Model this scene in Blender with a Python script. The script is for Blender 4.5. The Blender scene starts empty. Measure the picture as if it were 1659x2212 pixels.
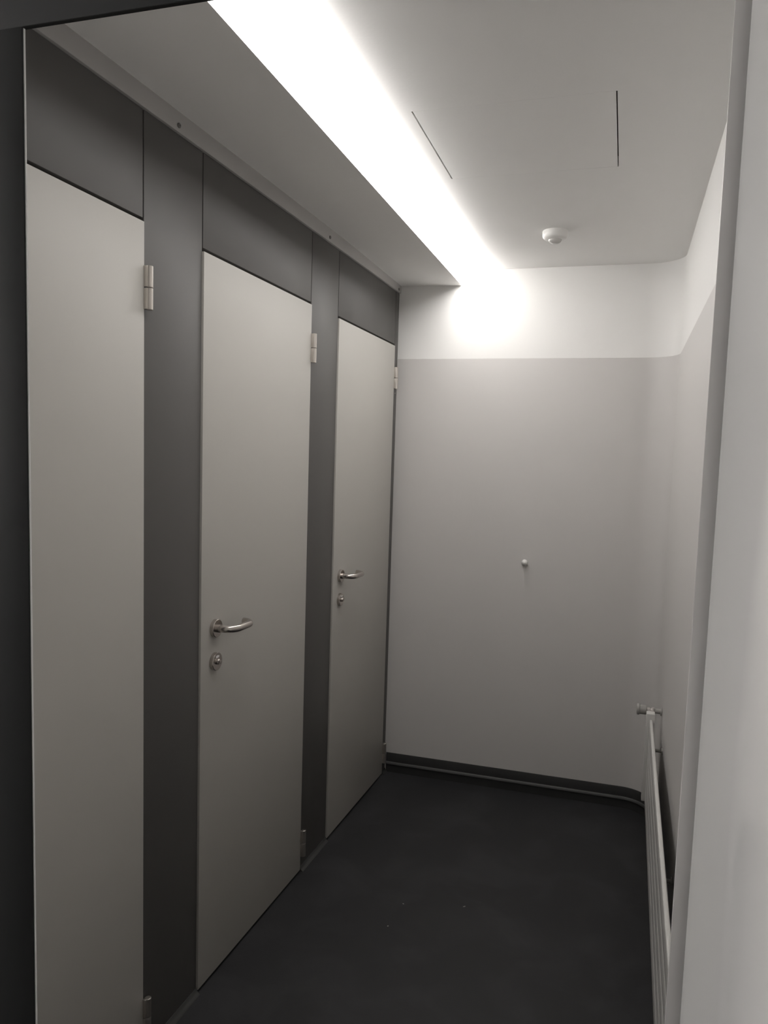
import bpy, bmesh, math, random
from mathutils import Vector, Matrix

# ------------------------------------------------------------------ camera
sc = bpy.context.scene
COL = sc.collection
FPX, YAW, PITCH, ROLL = 1631.7, 0.28484, -0.09155, 0.03265
CX, CZ = 1.13906, 1.56558
cam_d = bpy.data.cameras.new('camera')
cam_d.sensor_fit = 'VERTICAL'
cam_d.sensor_height = 24.0
cam_d.lens = FPX / 2212 * 24.0
cam_d.shift_x = -34.31 / 2212
cam_d.shift_y = 36.86 / 2212
cam_d.clip_start = 0.01
cam = bpy.data.objects.new('camera', cam_d)
COL.objects.link(cam)
fwd = Vector((-math.sin(YAW) * math.cos(PITCH), math.cos(YAW) * math.cos(PITCH), math.sin(PITCH)))
rt = Vector((math.cos(YAW), math.sin(YAW), 0))
up = rt.cross(fwd)
r2 = rt * math.cos(ROLL) + up * math.sin(ROLL)
u2 = -rt * math.sin(ROLL) + up * math.cos(ROLL)
M = Matrix((r2, u2, -fwd)).transposed().to_4x4()
M.translation = Vector((CX, 0, CZ))
cam.matrix_world = M
sc.camera = cam

# ------------------------------------------------------------------ world, light level, exposure
w = bpy.data.worlds.new('world')
sc.world = w
w.use_nodes = True
w.node_tree.nodes['Background'].inputs[0].default_value = (0, 0, 0, 1)
w.node_tree.nodes['Background'].inputs[1].default_value = 0.0
LAMP = 13.0
LAMP_FILL = 125.0  # strength of the added fill lamp beside the viewer
LAMP_COL = (1.0, 0.975, 0.945)
sc.view_settings.view_transform = 'Standard'
sc.view_settings.look = 'None'
sc.view_settings.exposure = 0.16
sc.view_settings.gamma = 1.0
sc.view_settings.use_curve_mapping = False

# ------------------------------------------------------------------ measured layout (metres)
A = 0.0204                      # the cubicle front runs very slightly out of parallel
ANG = -math.atan(A)
Y1, Y2, Y3, Y4, Y5 = 1.5737, 1.8289, 2.5219, 2.7761, 3.4721
D = 3.530                       # back wall
XR = 1.339                      # right wall
ZD, ZT, ZP, ZC, ZL = 2.10, 2.3528, 2.047, 2.4483, 2.3811
XS = 0.3669                     # edge of the lowered soffit
YJ = 0.80                       # doorway plane
JL, JR, ZH = 0.4025, 1.2136, 2.078
XLEAF = 1.2265


# ------------------------------------------------------------------ materials
def new_mat(name):
    m = bpy.data.materials.new(name)
    m.use_nodes = True
    nt = m.node_tree
    return m, nt, nt.nodes['Principled BSDF']


def surf(name, col, rough=0.6, metal=0.0, mottle=0.03, scale=6.0, bump=0.0, bscale=300.0, spec=0.5):
    m, nt, b = new_mat(name)
    tc = nt.nodes.new('ShaderNodeTexCoord')
    n = nt.nodes.new('ShaderNodeTexNoise')
    n.inputs['Scale'].default_value = scale
    n.inputs['Detail'].default_value = 4
    nt.links.new(tc.outputs['Object'], n.inputs['Vector'])
    mr = nt.nodes.new('ShaderNodeMapRange')
    mr.inputs['To Min'].default_value = 1 - mottle
    mr.inputs['To Max'].default_value = 1 + mottle
    nt.links.new(n.outputs['Fac'], mr.inputs['Value'])
    mx = nt.nodes.new('ShaderNodeVectorMath')
    mx.operation = 'SCALE'
    mx.inputs[0].default_value = col
    nt.links.new(mr.outputs['Result'], mx.inputs['Scale'])
    nt.links.new(mx.outputs['Vector'], b.inputs['Base Color'])
    b.inputs['Roughness'].default_value = rough
    b.inputs['Metallic'].default_value = metal
    b.inputs['Specular IOR Level'].default_value = spec
    if bump > 0:
        n2 = nt.nodes.new('ShaderNodeTexNoise')
        n2.inputs['Scale'].default_value = bscale
        nt.links.new(tc.outputs['Object'], n2.inputs['Vector'])
        bp = nt.nodes.new('ShaderNodeBump')
        bp.inputs['Strength'].default_value = bump
        bp.inputs['Distance'].default_value = 0.001
        nt.links.new(n2.outputs['Fac'], bp.inputs['Height'])
        nt.links.new(bp.outputs['Normal'], b.inputs['Normal'])
    return m


def two_tone(name, upper, lower, z):
    """plaster painted white above z and satin grey below it"""
    m, nt, b = new_mat(name)
    geo = nt.nodes.new('ShaderNodeNewGeometry')
    sep = nt.nodes.new('ShaderNodeSeparateXYZ')
    nt.links.new(geo.outputs['Position'], sep.inputs[0])
    n = nt.nodes.new('ShaderNodeTexNoise')
    n.inputs['Scale'].default_value = 25
    nt.links.new(geo.outputs['Position'], n.inputs['Vector'])
    ma = nt.nodes.new('ShaderNodeMath')
    ma.operation = 'MULTIPLY_ADD'
    ma.inputs[1].default_value = 0.002
    nt.links.new(n.outputs['Fac'], ma.inputs[0])
    nt.links.new(sep.outputs['Z'], ma.inputs[2])
    gt = nt.nodes.new('ShaderNodeMath')
    gt.operation = 'GREATER_THAN'
    gt.inputs[1].default_value = z
    nt.links.new(ma.outputs[0], gt.inputs[0])
    mix = nt.nodes.new('ShaderNodeMix')
    mix.data_type = 'RGBA'
    mix.inputs[6].default_value = (*lower, 1)
    mix.inputs[7].default_value = (*upper, 1)
    nt.links.new(gt.outputs[0], mix.inputs[0])
    nt.links.new(mix.outputs[2], b.inputs['Base Color'])
    mr = nt.nodes.new('ShaderNodeMapRange')
    mr.inputs['To Min'].default_value = 0.45
    mr.inputs['To Max'].default_value = 0.85
    nt.links.new(gt.outputs[0], mr.inputs['Value'])
    nt.links.new(mr.outputs['Result'], b.inputs['Roughness'])
    n2 = nt.nodes.new('ShaderNodeTexNoise')
    n2.inputs['Scale'].default_value = 9
    nt.links.new(geo.outputs['Position'], n2.inputs['Vector'])
    bp = nt.nodes.new('ShaderNodeBump')
    bp.inputs['Strength'].default_value = 0.25
    bp.inputs['Distance'].default_value = 0.002
    nt.links.new(n2.outputs['Fac'], bp.inputs['Height'])
    nt.links.new(bp.outputs['Normal'], b.inputs['Normal'])
    return m


def floor_mat():
    m, nt, b = new_mat('dark_vinyl')
    tc = nt.nodes.new('ShaderNodeTexCoord')
    n = nt.nodes.new('ShaderNodeTexNoise')
    n.inputs['Scale'].default_value = 4.5
    n.inputs['Detail'].default_value = 6
    n.inputs['Distortion'].default_value = 0.6
    nt.links.new(tc.outputs['Object'], n.inputs['Vector'])
    cr = nt.nodes.new('ShaderNodeValToRGB')
    cr.color_ramp.elements[0].position = 0.45
    cr.color_ramp.elements[0].color = (*FLOOR_COL, 1)
    cr.color_ramp.elements[1].position = 0.82
    cr.color_ramp.elements[1].color = (*[c * 1.7 for c in FLOOR_COL], 1)
    nt.links.new(n.outputs['Fac'], cr.inputs['Fac'])
    nt.links.new(cr.outputs['Color'], b.inputs['Base Color'])
    b.inputs['Roughness'].default_value = 0.55
    b.inputs['Specular IOR Level'].default_value = 0.3
    n2 = nt.nodes.new('ShaderNodeTexNoise')
    n2.inputs['Scale'].default_value = 260
    nt.links.new(tc.outputs['Object'], n2.inputs['Vector'])
    bp = nt.nodes.new('ShaderNodeBump')
    bp.inputs['Strength'].default_value = 0.15
    bp.inputs['Distance'].default_value = 0.001
    nt.links.new(n2.outputs['Fac'], bp.inputs['Height'])
    nt.links.new(bp.outputs['Normal'], b.inputs['Normal'])
    return m


FLOOR_COL = (0.023, 0.023, 0.0245)
M_WALL = two_tone('two_tone_wall', (0.88, 0.87, 0.855), (0.66, 0.64, 0.625), ZP)
M_CEIL = surf('white_plaster', (0.91, 0.90, 0.885), 0.9, bump=0.2, bscale=120, mottle=0.015)
M_FLOOR = floor_mat()
M_BASE = surf('dark_vinyl_skirting', (0.034, 0.034, 0.034), 0.42, mottle=0.1, scale=12)
M_CAP = surf('worn_vinyl_edge', (0.050, 0.050, 0.049), 0.5)
M_DARK = surf('anthracite_laminate', (0.092, 0.088, 0.084), 0.50, mottle=0.03, bump=0.06, bscale=500)
M_DOOR = surf('light_grey_laminate', (0.465, 0.45, 0.42), 0.50, mottle=0.015, bump=0.05, bscale=500)
M_EDGE = surf('black_frame_profile', (0.012, 0.011, 0.010), 0.7)
M_FILL = surf('grey_filler_board', (0.40, 0.39, 0.38), 0.6)
M_STEEL = surf('brushed_steel', (0.54, 0.50, 0.47), 0.22, metal=1.0, mottle=0.05, scale=60)
M_HINGE = surf('satin_hinge_metal', (0.66, 0.62, 0.58), 0.34, metal=1.0, mottle=0.03, scale=60)
M_HOLE = surf('dark_recess', (0.01, 0.01, 0.01), 0.8)
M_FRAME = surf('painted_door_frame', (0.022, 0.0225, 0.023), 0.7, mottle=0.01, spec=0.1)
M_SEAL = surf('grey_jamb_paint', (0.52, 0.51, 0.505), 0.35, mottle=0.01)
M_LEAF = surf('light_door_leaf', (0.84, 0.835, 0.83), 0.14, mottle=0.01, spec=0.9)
M_RAD = surf('white_enamel', (0.66, 0.65, 0.63), 0.30, mottle=0.01)
M_VALVE = surf('grey_plastic', (0.36, 0.35, 0.33), 0.45)
M_CHROME = surf('valve_metal', (0.55, 0.52, 0.50), 0.32, metal=0.7)
M_SCREW = surf('dull_screw_metal', (0.16, 0.155, 0.15), 0.45, metal=0.3)
M_PLAST = surf('white_plastic', (0.80, 0.79, 0.77), 0.30, mottle=0.01)
M_LENS = surf('milky_lens', (0.55, 0.54, 0.52), 0.18, mottle=0.01)
M_ROOM = surf('anteroom_paint', (0.70, 0.69, 0.68), 0.8)
M_INSIDE = surf('cubicle_paint', (0.45, 0.44, 0.43), 0.8)
M_FLUFF = surf('pale_lint', (0.45, 0.43, 0.40), 0.9)

m, nt, b = new_mat('lit_diffuser')
M_LAMP = m
b.inputs['Base Color'].default_value = (0.8, 0.8, 0.8, 1)
b.inputs['Emission Color'].default_value = (*LAMP_COL, 1)
b.inputs['Emission Strength'].default_value = LAMP


m, nt, b = new_mat('added_lamp_glow')  # glow of the added, unseen fill lamp
M_FILL_LAMP = m
b.inputs['Base Color'].default_value = (0.8, 0.8, 0.8, 1)
b.inputs['Emission Color'].default_value = (*LAMP_COL, 1)
b.inputs['Emission Strength'].default_value = LAMP_FILL


# ------------------------------------------------------------------ mesh helpers
def box(bm, x0, x1, y0, y1, z0, z1, bev=0.0, seg=2):
    vs = [bm.verts.new(p) for p in
          ((x0, y0, z0), (x1, y0, z0), (x1, y1, z0), (x0, y1, z0), (x0, y0, z1), (x1, y0, z1), (x1, y1, z1), (x0, y1, z1))]
    fs = []
    for f in ((3, 2, 1, 0), (4, 5, 6, 7), (0, 1, 5, 4), (1, 2, 6, 5), (2, 3, 7, 6), (3, 0, 4, 7)):
        fs.append(bm.faces.new([vs[i] for i in f]))
    if bev > 0:
        es = {e for f in fs for e in f.edges}
        bmesh.ops.bevel(bm, geom=list(es), offset=bev, segments=seg, profile=0.5, affect='EDGES')


def loft(bm, rings, closed_ring=True, caps=True):
    """rings: lists of points, all the same length"""
    vr = [[bm.verts.new(p) for p in r] for r in rings]
    n = len(vr[0])
    for a, c in zip(vr[:-1], vr[1:]):
        for i in range(n if closed_ring else n - 1):
            j = (i + 1) % n
            bm.faces.new((a[i], a[j], c[j], c[i]))
    if caps and closed_ring:
        bm.faces.new(list(reversed(vr[0])))
        bm.faces.new(vr[-1])


def lathe(bm, prof, origin, axis, n=40):
    """prof: (radius, distance along axis) pairs; closed by fans at both ends"""
    ax = Vector(axis).normalized()
    t = Vector((0, 0, 1)) if abs(ax.z) < 0.9 else Vector((1, 0, 0))
    e1 = ax.cross(t).normalized()
    e2 = ax.cross(e1)
    o = Vector(origin)
    rings = []
    for r, h in prof:
        rings.append([o + ax * h + (e1 * math.cos(2 * math.pi * i / n) + e2 * math.sin(2 * math.pi * i / n)) * max(r, 1e-4)
                      for i in range(n)])
    loft(bm, rings)


def tube(bm, pts, r, n=20):
    pts = [Vector(p) for p in pts]
    rings = []
    prev = None
    for i, p in enumerate(pts):
        d = (pts[min(i + 1, len(pts) - 1)] - pts[max(i - 1, 0)]).normalized()
        if prev is None:
            t = Vector((0, 0, 1)) if abs(d.z) < 0.9 else Vector((1, 0, 0))
            e1 = d.cross(t).normalized()
        else:
            e1 = (prev - d * prev.dot(d)).normalized()
        prev = e1
        e2 = d.cross(e1)
        rings.append([p + (e1 * math.cos(2 * math.pi * k / n) + e2 * math.sin(2 * math.pi * k / n)) * r for k in range(n)])
    loft(bm, rings)


def link(name, bm, mat, parent=None, smooth=False, **props):
    bmesh.ops.recalc_face_normals(bm, faces=bm.faces[:])
    me = bpy.data.meshes.new(name)
    bm.to_mesh(me)
    bm.free()
    me.materials.append(mat)
    if smooth:
        for p in me.polygons:
            p.use_smooth = True
        me.set_sharp_from_angle(angle=math.radians(38))
    o = bpy.data.objects.new(name, me)
    COL.objects.link(o)
    if parent:
        o.parent = parent
    for k, v in props.items():
        o[k] = v
    return o


def one_box(name, mat, dims, parent=None, bev=0.0, smooth=False, **props):
    bm = bmesh.new()
    box(bm, *dims, bev=bev)
    return link(name, bm, mat, parent, smooth, **props)


def empty(name, loc, rz=0.0, **props):
    o = bpy.data.objects.new(name, None)
    o.empty_display_size = 0.1
    COL.objects.link(o)
    o.location = loc
    o.rotation_euler = (0, 0, rz)
    for k, v in props.items():
        o[k] = v
    return o


def copy_tree(o, parent=None):
    c = o.copy()
    COL.objects.link(c)
    c.parent = parent
    for ch in list(o.children):
        copy_tree(ch, c)
    return c


# ------------------------------------------------------------------ the room
YN = -2.2                      # far end of the anteroom the camera stands in
# floor of corridor, cubicles and anteroom
one_box('floor', M_FLOOR, (-1.35, 2.3, YN, D + 0.1, -0.10, 0.0), kind='structure',
        label='dark charcoal vinyl floor of the washroom corridor', category='floor')

# back wall, with the rounded inner corner towards the right wall
RC = 0.13
outline = [(-1.35, D), (XR - RC - 0.01, D), (XR - RC, D)]
for i in range(1, 29):
    t = math.pi / 2 * i / 28
    outline.append((XR - RC + RC * math.sin(t), D - RC + RC * math.cos(t)))


def wall_from(name, line, z0, z1, thick_pts, mat, **props):
    bm = bmesh.new()
    ring = line + thick_pts
    vb = [bm.verts.new((x, y, z0)) for x, y in ring]
    vt = [bm.verts.new((x, y, z1)) for x, y in ring]
    n = len(ring)
    for i in range(n):
        j = (i + 1) % n
        bm.faces.new((vb[i], vb[j], vt[j], vt[i]))
    bm.faces.new(list(reversed(vb)))
    bm.faces.new(vt)
    return link(name, bm, mat, None, True, kind='structure', **props)


outline.append((XR, D - RC - 0.01))
wall_from('wall_back', outline, 0, 2.60, [(XR + 0.12, D - RC - 0.01), (XR + 0.12, D + 0.12), (-1.35, D + 0.12)], M_WALL,
          label='end wall painted white above and grey below, with rounded right corner', category='wall')
wall_from('wall_right', [(XR, D - RC - 0.01), (XR, 0.81)], 0, 2.60, [(XR + 0.12, 0.81), (XR + 0.12, D - RC - 0.01)], M_WALL,
          label='right wall painted white above and grey below, behind the radiator', category='wall')
one_box('wall_left', M_INSIDE, (-1.35, -1.25, YJ, D, 0, 2.60), kind='structure',
        label='plain wall inside the cubicles', category='wall')

# wall with the doorway in front of the camera
bm = bmesh.new()
box(bm, -1.35, JL - 0.055, YJ + 0.004, YJ + 0.060, 0, 2.60)
box(bm, JL - 0.055, JR + 0.022, YJ + 0.004, YJ + 0.060, ZH + 0.055, 2.60)
box(bm, JR + 0.060, 2.3, YJ + 0.004, YJ + 0.060, 0, 2.60)
box(bm, JR + 0.022, JR + 0.060, YJ + 0.004, YJ + 0.060, ZH + 0.055, 2.60)
link('wall_front', bm, M_ROOM, kind='structure', label='wall around the doorway the view looks through', category='wall')

# steel door frame: thin sheet lip facing the viewer, mitred at the head
bm = bmesh.new()
box(bm, JL - 0.075, JL, YJ, YJ + 0.0022, 0, ZH, bev=0.0007, seg=2)
box(bm, JL - 0.075, JL - 0.055, YJ + 0.002, YJ + 0.064, 0, ZH)
lj = link('frame_jamb', bm, M_FRAME, None, True)
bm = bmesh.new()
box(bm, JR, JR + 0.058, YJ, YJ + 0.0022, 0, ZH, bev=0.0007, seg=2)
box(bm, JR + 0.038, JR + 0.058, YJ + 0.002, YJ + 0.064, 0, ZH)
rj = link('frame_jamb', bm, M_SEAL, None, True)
bm = bmesh.new()
box(bm, JL - 0.075, JR + 0.058, YJ, YJ + 0.0022, ZH, ZH + 0.075, bev=0.0007, seg=2)
box(bm, JL - 0.055, JR + 0.040, YJ + 0.002, YJ + 0.064, ZH + 0.036, ZH + 0.055)
hd = link('frame_head', bm, M_FRAME, None, True)
bm = bmesh.new()  # pale strip painted in as the lamplit far edge of the jamb
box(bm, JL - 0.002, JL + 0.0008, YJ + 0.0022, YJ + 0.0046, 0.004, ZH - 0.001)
es = link('lit_edge_strip', bm, M_LEAF, None, label='thin pale strip on the far edge of the jamb, lamplight put into its colour')
fr = empty('trim_1', (0, 0, 0), kind='structure', label='dark grey steel frame around the entrance doorway', category='door frame')
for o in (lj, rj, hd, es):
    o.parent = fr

# anteroom behind and around the camera
one_box('wall_anteroom_left', M_ROOM, (-1.35, -1.25, YN, YJ, 0, 2.60), kind='structure', label='left wall of the anteroom', category='wall')
one_box('wall_anteroom_right', M_ROOM, (2.2, 2.3, YN, YJ, 0, 2.60), kind='structure', label='right wall of the anteroom', category='wall')
one_box('wall_anteroom_back', M_ROOM, (-1.35, 2.3, YN - 0.1, YN, 0, 2.60), kind='structure', label='rear wall of the anteroom', category='wall')

# ceiling with the cut-out for the access panel, and the lowered soffit on the left
HX0, HX1, HY0, HY1 = 0.5676, 1.0735, 1.9290, 2.3990
bm = bmesh.new()
Z1 = ZC + 0.03
box(bm, XS - 0.02, HX0, YJ, D + 0.05, ZC, Z1)
box(bm, HX1, XR + 0.1, YJ, D + 0.05, ZC, Z1)
box(bm, HX0, HX1, YJ, HY0, ZC, Z1)
box(bm, HX0, HX1, HY1, D + 0.05, ZC, Z1)
box(bm, -1.35, 2.3, YN, YJ, ZC, Z1)
link('ceiling', bm, M_CEIL, kind='structure', label='smooth white plaster ceiling over the corridor', category='ceiling')
one_box('ceiling_void', M_HOLE, (HX0 - 0.05, HX1 + 0.05, HY0 - 0.05, HY1 + 0.05, Z1, Z1 + 0.02), kind='structure',
        label='dark void above the access panel', category='ceiling')
bm = bmesh.new()
ys = [YJ + 0.06, 2.1, 2.8, D + 0.02]
zl = [2.401, 2.403, 2.401, 2.3865]
prof = []
for y, z in zip(ys, zl):
    prof.append([(-1.30, y, z + 0.005), (A * y - 0.01, y, z), (XS, y, ZL), (XS, y, ZC + 0.02), (-1.30, y, ZC + 0.02)])
loft(bm, prof)
link('ceiling_soffit', bm, M_CEIL, None, False, kind='structure', label='lowered white ceiling strip between cubicle front and light line', category='ceiling')


# skirting with a coved foot
def sweep(bm, line, prof):
    """line: (x, y, nx, ny) with the normal pointing into the room; prof: (distance out, height)"""
    loft(bm, [[(x + nx * p, y + ny * p, z) for p, z in prof] for x, y, nx, ny in line])


ln = [(A * D + 0.002, D, 0, -1), (0.5, D, 0, -1), (XR - RC, D, 0, -1)]
for i in range(1, 13):
    t = math.pi / 2 * i / 12
    ln.append((XR - RC + RC * math.sin(t), D - RC + RC * math.cos(t), -math.sin(t), -math.cos(t)))
ln += [(XR, 2.0, -1, 0), (XR, YJ + 0.07, -1, 0)]
bm = bmesh.new()
prof = [(0, 0.098), (0.0030, 0.098), (0.0040, 0.096), (0.0040, 0.052)]
prof += [(0.0060, 0.030), (0.0060, 0.0), (0, 0)]
sweep(bm, ln, prof)
bb = link('baseboard_back', bm, M_BASE, None, True, kind='structure', label='dark coved vinyl skirting along the end wall and rounded corner', category='baseboard')
bm = bmesh.new()
sweep(bm, ln, [(0.003, 0.0535), (0.0058, 0.0530), (0.0105, 0.0485), (0.0125, 0.0420), (0.0100, 0.0400), (0.003, 0.0400)])
link('cap_strip', bm, M_CAP, bb, True, label='paler strip running along the skirting')

# ------------------------------------------------------------------ grey filler board above the cubicle front
tr = empty('trim_2', (0, 0, 0), ANG, kind='structure', label='light grey filler board between cubicle front and lowered ceiling', category='trim')
bm = bmesh.new()
box(bm, -0.020, 0.003, YJ + 0.07, 3.527, ZT + 0.0005, 2.412, bev=0.001)
link('filler_board', bm, M_FILL, tr, True)
for y in (1.705, 2.6585, 3.488):
    bm = bmesh.new()
    zz = 2.3685 if y < 3 else 2.364
    lathe(bm, [(0.0062, 0), (0.0062, 0.0022), (0.0046, 0.0040), (0.0014, 0.0042), (0.0014, 0.0016)], (0.003, y, zz), (1, 0, 0), 20)
    link('screw_head', bm, M_SCREW, tr, True)

# ------------------------------------------------------------------ cubicle front: posts and panels over the doors
REC = -0.005                  # faces of posts and panels sit this far behind the door faces
pt = empty('toilet_partition', (0, 0, 0), ANG,
           label='anthracite laminate cubicle front with tall posts and panels above three pale doors', category='partition')
PB = 0.003
posts = [(YJ + 0.066, 0.8775), (Y1 + 0.0055, Y2 - 0.003), (Y3 + 0.0050, Y4 - 0.003), (Y5 + 0.0050, 3.526)]
for y0, y1 in posts:
    bm = bmesh.new()
    box(bm, REC - 0.030, REC, y0, y1, PB, ZT, bev=0.0009)
    link('post_panel', bm, M_DARK, pt, True)
    bm = bmesh.new()
    sweep(bm, [(REC, y0 + 0.0005, 1, 0), (REC, y1 - 0.0005, 1, 0)],
          [(0, 0.018), (0.0015, 0.018), (0.0040, 0.0120), (0.0080, 0.0065), (0.0130, 0.0030), (0.0140, 0.0), (0, 0)])
    link('coved_skirting', bm, M_CAP, pt, True)
for y0, y1 in ((0.8815, Y1 + 0.0012), (Y2 + 0.0015, Y3 + 0.0008), (Y4 + 0.0010, Y5 + 0.0008)):
    bm = bmesh.new()
    box(bm, REC - 0.030, REC, y0, y1, ZD + 0.0095, ZT, bev=0.0009)
    link('overhead_panel', bm, M_DARK, pt, True)
    bm = bmesh.new()          # dark rebate profile behind the gaps round each door
    for a, c in ((y0 - 0.012, y0 + 0.014), (y1 - 0.014, y1 + 0.012)):
        box(bm, REC - 0.062, REC - 0.032, a, c, 0.004, ZT)
    box(bm, REC - 0.062, REC - 0.032, y0 + 0.014, y1 - 0.014, ZD - 0.012, ZD + 0.030)
    link('rebate_profile', bm, M_EDGE, pt)


# ------------------------------------------------------------------ cubicle doors
def arc(c, r, a0, a1, n, fx):
    return [fx(c[0] + r * math.cos(a0 + (a1 - a0) * i / n), c[1] + r * math.sin(a0 + (a1 - a0) * i / n)) for i in range(n + 1)]


def rosette(bm, x0, y, z, r=0.0262, h=0.0115):
    lathe(bm, [(r, 0), (r, h - 0.0012), (r - 0.0012, h), (0.010, h)], (x0, y, z), (1, 0, 0), 48)


def lever(bm, x0, y, z, L=0.118, out=0.050, r=0.0106, sgn=1):
    R = 0.034
    pts = [Vector((x0, y, z)), Vector((x0 + 0.012, y, z)), Vector((x0 + out - R, y, z))]
    f = lambda a, c: Vector((x0 + a, y + sgn * c, z))
    pts += arc((out - R, R), R, -math.pi / 2, 0, 10, f)[1:]
    pts += arc((out - R, L - R), R, 0, math.pi / 2, 10, f)
    pts += [f(0.016, L)]
    tube(bm, pts, r, 24)
    lathe(bm, [(0.0115, 0), (0.0115, 0.011)], (x0 - 0.001, y, z), (1, 0, 0), 28)


def door_hardware(root, leaf):
    y, z = 0.070, 1.0675
    bm = bmesh.new(); rosette(bm, 0, y, z)
    ro = link('handle_rosette', bm, M_STEEL, root, True, label='round steel rosette')
    bm = bmesh.new(); lever(bm, 0.0115, y, z)
    link('lever_handle', bm, M_STEEL, root, True, label='brushed steel U-shaped lever')
    z2 = 0.9705
    bm = bmesh.new(); rosette(bm, 0, y, z2)
    lk = link('privacy_lock', bm, M_STEEL, root, True, label='round steel indicator lock')
    bm = bmesh.new()
    lathe(bm, [(0.0085, 0), (0.0085, 0.006), (0.0075, 0.0075)], (0.011, y, z2), (1, 0, 0), 28)
    box(bm, 0.011, 0.0225, y - 0.0065, y + 0.0065, z2 - 0.0035, z2 + 0.0045, bev=0.0008)
    link('emergency_knob', bm, M_STEEL, lk, True)
    bm = bmesh.new()          # crescent shaped indicator window above the knob
    a = [(0.0120, y + 0.0185 * math.cos(t), z2 + 0.0185 * math.sin(t)) for t in [math.radians(60 + 6 * i) for i in range(11)]]
    c = [(0.0120, y + 0.0120 * math.cos(t), z2 + 0.0120 * math.sin(t)) for t in [math.radians(120 - 6 * i) for i in range(11)]]
    ring = a + c
    loft(bm, [[(0.0110, p[1], p[2]) for p in ring], ring])
    link('indicator_window', bm, M_PLAST, lk)


def make_door(W):
    root = empty('cubicle_door', (0, 0, 0), 0)
    bm = bmesh.new()
    box(bm, -0.034, 0.0, 0.0, W, 0.010, ZD, bev=0.0010)
    leaf = link('door_leaf', bm, M_DOOR, root, True)
    door_hardware(root, leaf)
    for zb in (0.062, 1.899):
        cx_, cy_ = 0.0078, W + 0.0090
        bm = bmesh.new()
        lathe(bm, [(0.0070, 0), (0.0082, 0.0010), (0.0082, 0.0497), (0.0078, 0.0502)], (cx_, cy_, zb), (0, 0, 1), 24)
        box(bm, -0.001, 0.0085, W - 0.0020, cy_, zb + 0.001, zb + 0.0495, bev=0.0006)
        hn = link('hinge', bm, M_HINGE, root, True)
        bm = bmesh.new()
        lathe(bm, [(0.0078, 0.0518), (0.0082, 0.0523), (0.0082, 0.1010), (0.0070, 0.1020)], (cx_, cy_, zb), (0, 0, 1), 24)
        box(bm, -0.001, 0.0085, W - 0.0020, cy_, zb + 0.0525, zb + 0.101, bev=0.0006)
        link('hinge_knuckle', bm, M_HINGE, hn, True)
    return root


door = make_door(0.6930)
labels = ['pale grey cubicle door nearest the viewer, partly hidden by the entrance frame',
          'pale grey cubicle door in the middle, with large lever handle in view',
          'pale grey cubicle door farthest away, beside the end wall']
starts = [Y1 - 0.6925, Y2, Y4 + 0.0005]
for i in range(3):
    o = door if i == 0 else copy_tree(door)
    y = starts[i]
    o.location = (math.sin(-ANG) * y, math.cos(ANG) * y, 0)
    o.rotation_euler = (0, 0, ANG)
    if i == 2:                # the fittings of the last door sit a little higher
        for ch in o.children:
            if ch.name.split('.')[0] in ('handle_rosette', 'lever_handle', 'privacy_lock'):
                ch.location.z += 0.021
    o['label'] = labels[i]
    o['category'] = 'door'
    o['kind'] = 'thing'
    o['group'] = 'toilet cubicle doors along the left side'

# ------------------------------------------------------------------ entrance door leaf, standing open on the right
en = empty('door_1', (XLEAF, 0.79, 0), kind='structure', label='light grey entrance door leaf standing open at the right edge', category='door')
bm = bmesh.new()
box(bm, 0, 0.040, -0.83, -0.004, 0.008, ZH + 0.010, bev=0.0025)
link('door_leaf', bm, M_LEAF, en, True)
bm = bmesh.new()
lathe(bm, [(0.026, 0), (0.026, 0.0075), (0.0245, 0.0085), (0.01, 0.0085)], (0, -0.77, 1.04), (-1, 0, 0), 40)
link('handle_rosette', bm, M_STEEL, en, True)
bm = bmesh.new()
tube(bm, [(-0.008, -0.77, 1.04), (-0.030, -0.77, 1.04), (-0.046, -0.762, 1.04), (-0.052, -0.745, 1.04), (-0.052, -0.68, 1.04),
          (-0.048, -0.662, 1.04), (-0.036, -0.652, 1.04), (-0.016, -0.650, 1.04)], 0.0098, 20)
link('lever_handle', bm, M_STEEL, en, True)

# ------------------------------------------------------------------ linear ceiling light
LX0, LX1, LY0 = 0.374, 0.480, 1.235
lt = empty('linear_ceiling_light', ((LX0 + LX1) / 2, 2.2, ZC), label='long bright white linear light running along the ceiling step', category='light')
bm = bmesh.new()
hw = (LX1 - LX0) / 2
sec = [(-hw, 0.0), (-hw, -0.030), (-hw + 0.005, -0.037), (0, -0.039), (hw - 0.014, -0.037), (hw - 0.004, -0.031), (hw, -0.022), (hw, 0.0)]
loft(bm, [[(x, yy, z - 0.0005) for x, z in sec] for yy in (LY0 - 2.2, D - 0.008 - 2.2)])
link('diffuser', bm, M_LAMP, lt, True)
bm = bmesh.new()
box(bm, -hw, hw, LY0 - 0.0035 - 2.2, LY0 - 0.0005 - 2.2, -0.039, -0.0005)
link('end_cap', bm, M_PLAST, lt)

# unseen fill lamp, added on the anteroom wall to brighten the open door leaf
al = empty('added_fill_lamp', (-1.25, 0.34, 1.92), label='added unseen tube lamp on the anteroom wall, brightening the open entrance door', category='lamp')
one_box('added_lamp_base', M_PLAST, (0.0, 0.030, -0.32, 0.32, -0.03, 0.03), al, bev=0.004)
bm = bmesh.new()
lathe(bm, [(0.020, -0.30), (0.032, -0.295), (0.032, 0.295), (0.020, 0.30)], (0.060, 0, 0), (0, 1, 0), 32)
link('added_lamp_tube', bm, M_FILL_LAMP, al, True)
for yy in (-0.31, 0.31):
    one_box('added_lamp_holder', M_PLAST, (0.028, 0.090, yy - 0.010, yy + 0.010, -0.034, 0.034), al, bev=0.003)

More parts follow.
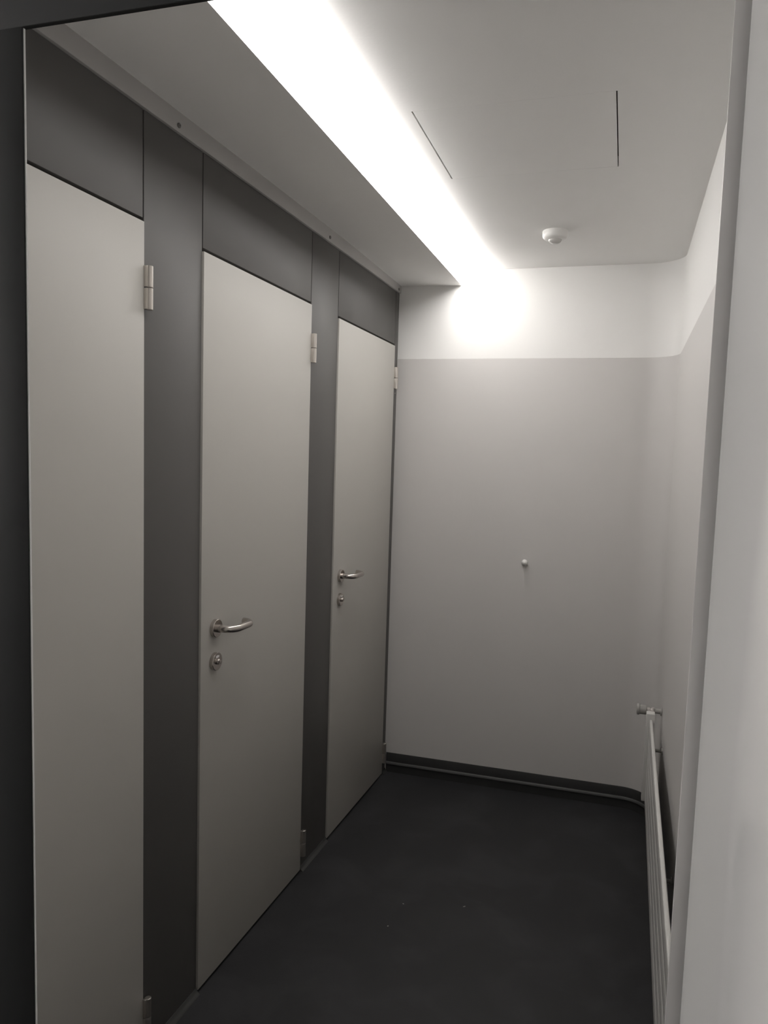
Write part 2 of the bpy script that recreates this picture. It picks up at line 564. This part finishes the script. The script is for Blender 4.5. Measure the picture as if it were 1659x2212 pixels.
# ------------------------------------------------------------------ ceiling access panel
ap = empty('access_panel', ((HX0 + HX1) / 2, (HY0 + HY1) / 2, ZC), label='flush white square access panel set in the ceiling, edged by thin dark slits', category='panel')
bm = bmesh.new()
cxp, cyp = (HX0 + HX1) / 2, (HY0 + HY1) / 2
box(bm, HX0 + 0.0042 - cxp, HX1 - 0.0032 - cxp, HY0 + 0.0008 - cyp, HY1 - 0.0008 - cyp, 0.0, 0.0125, bev=0.0004)
link('panel_board', bm, M_CEIL, ap)
for x in (-0.20, 0.20):
    one_box('support_rail', M_HOLE, (x - 0.01, x + 0.01, -0.2, 0.2, 0.0125, 0.0300), ap)

# ------------------------------------------------------------------ motion sensor
ms = empty('motion_sensor', (0.838, 3.000, ZC), label='round white motion sensor on the ceiling near the end wall', category='sensor')
bm = bmesh.new()
lathe(bm, [(0.0475, 0.0), (0.0485, 0.002), (0.0480, 0.016), (0.0455, 0.024), (0.040, 0.0290), (0.028, 0.0315), (0.001, 0.0315)],
      (0, 0, 0), (0, 0, -1), 56)
link('sensor_housing', bm, M_PLAST, ms, True)
bm = bmesh.new()
lathe(bm, [(0.0255, 0.0305)] + [(0.0250 * math.cos(t), 0.0315 + 0.0150 * math.sin(t)) for t in [math.pi / 2 * i / 10 for i in range(10)]] + [(0.0005, 0.0465)],
      (0, 0, 0), (0, 0, -1), 48)
link('sensor_lens', bm, M_LENS, ms, True, label='milky domed lens')

# ------------------------------------------------------------------ white door buffer on the end wall
bm = bmesh.new()
lathe(bm, [(0.0135, 0.0)] + [(0.0148, 0.003)] + [(0.0148 * math.cos(t), 0.010 + 0.0148 * math.sin(t)) for t in [math.pi / 2 * i / 10 for i in range(10)]] + [(0.0004, 0.0248)],
      (0, 0, 0), (0, -1, 0), 36)
bf = link('wall_buffer', bm, M_PLAST, None, True, label='small round white rubber buffer on the grey end wall', category='door stop')
bf.location = (0.7195, D, 1.106)

# ------------------------------------------------------------------ radiator on the right wall
RY = 3.075                    # far end
rad = empty('radiator', (1.2905, RY, 0), -0.0081, label='low white flat-tube radiator seen edge-on along the right wall', category='radiator')
RL = 1.75
ZB, ZTOP, NT = 0.262, 0.588, 5
bm = bmesh.new()
pitch = (ZTOP - ZB) / NT
for i in range(NT):
    box(bm, 0.0, 0.0120, -RL + 0.010, -0.006, ZB + i * pitch + 0.0014, ZB + (i + 1) * pitch - 0.0014, bev=0.0036, seg=3)
link('flat_tubes', bm, M_RAD, rad, True)
for y0, y1 in ((-0.040, 0.0), (-RL, -RL + 0.040)):
    bm = bmesh.new()
    box(bm, -0.0120, 0.0200, y0, y1, ZB - 0.006, ZTOP + 0.022, bev=0.0025, seg=3)
    link('end_header', bm, M_RAD, rad, True)
# thermostatic valve, square to the wall behind the far header
vz, vy = 0.603, 0.030
bm = bmesh.new()
lathe(bm, [(0.014, 0), (0.0215, 0.002), (0.0225, 0.006), (0.0215, 0.011), (0.0185, 0.013), (0.0185, 0.036), (0.0150, 0.040)], (-0.049, vy, vz), (1, 0, 0), 32)
vh = link('thermostat_head', bm, M_VALVE, rad, True, label='grey thermostatic valve head')
bm = bmesh.new()
lathe(bm, [(0.0110, 0), (0.0110, 0.012), (0.0095, 0.013), (0.0095, 0.020)], (-0.010, vy, vz), (1, 0, 0), 24)
lathe(bm, [(0.0145, 0.018), (0.0150, 0.020), (0.0150, 0.027), (0.0135, 0.029)], (-0.010, vy, vz), (1, 0, 0), 6)
box(bm, -0.006, 0.012, -0.008, vy, vz - 0.008, vz + 0.004, bev=0.002)
link('valve_body', bm, M_CHROME, rad, True)
bm = bmesh.new()
tube(bm, [(0.018, vy, vz), (0.0455, vy, vz - 0.001)], 0.0095, 20)
lathe(bm, [(0.0165, 0), (0.0150, 0.004), (0.010, 0.005)], (0.0462, vy, vz - 0.001), (-1, 0, 0), 24)
link('supply_pipe', bm, M_VALVE, rad, True, label='pale pipe running into the wall')
bm = bmesh.new()
tube(bm, [(0.014, -0.02, ZB + 0.03), (0.047, -0.02, ZB + 0.03)], 0.008, 16)
link('return_pipe', bm, M_VALVE, rad, True)
for yb in (-0.145, -0.865, -1.55):
    bm = bmesh.new()
    zb = 0.506 if yb > -0.5 else 0.388
    box(bm, 0.0115, 0.0150, yb - 0.012, yb + 0.012, ZB + 0.05, zb + 0.012, bev=0.0008)
    tube(bm, [(0.0120, yb, zb), (0.0468 - yb * 0.0081, yb, zb - 0.001)], 0.0062, 14)
    lathe(bm, [(0.013, 0), (0.012, 0.003), (0.006, 0.004)], (0.0472 - yb * 0.0081, yb, zb - 0.001), (-1, 0, 0), 20)
    link('wall_bracket', bm, M_VALVE, rad, True)

# ------------------------------------------------------------------ lint on the floor
random.seed(4)
for (x, y, L, a, lab) in ((0.686, 2.511, 0.009, 0.9, 'tiny pale lint fleck on the dark floor, nearest the radiator'),
                          (0.478, 2.455, 0.004, 0.2, 'tiny pale fleck on the dark floor, farthest from the viewer of the two at left'),
                          (0.465, 2.315, 0.005, 1.4, 'tiny pale fleck on the dark floor, closest to the middle cubicle door')):
    bm = bmesh.new()
    n = 6
    pts = [(L * (i / n - 0.5), 0.0012 * math.sin(i * 1.3), 0.0011 + 0.0006 * math.sin(i)) for i in range(n + 1)]
    tube(bm, pts, 0.0010, 8)
    o = link('lint_fleck', bm, M_FLUFF, None, True, label=lab, category='lint', group='flecks on the corridor floor')
    o.location = (x, y, 0)
    o.rotation_euler = (0, 0, a)
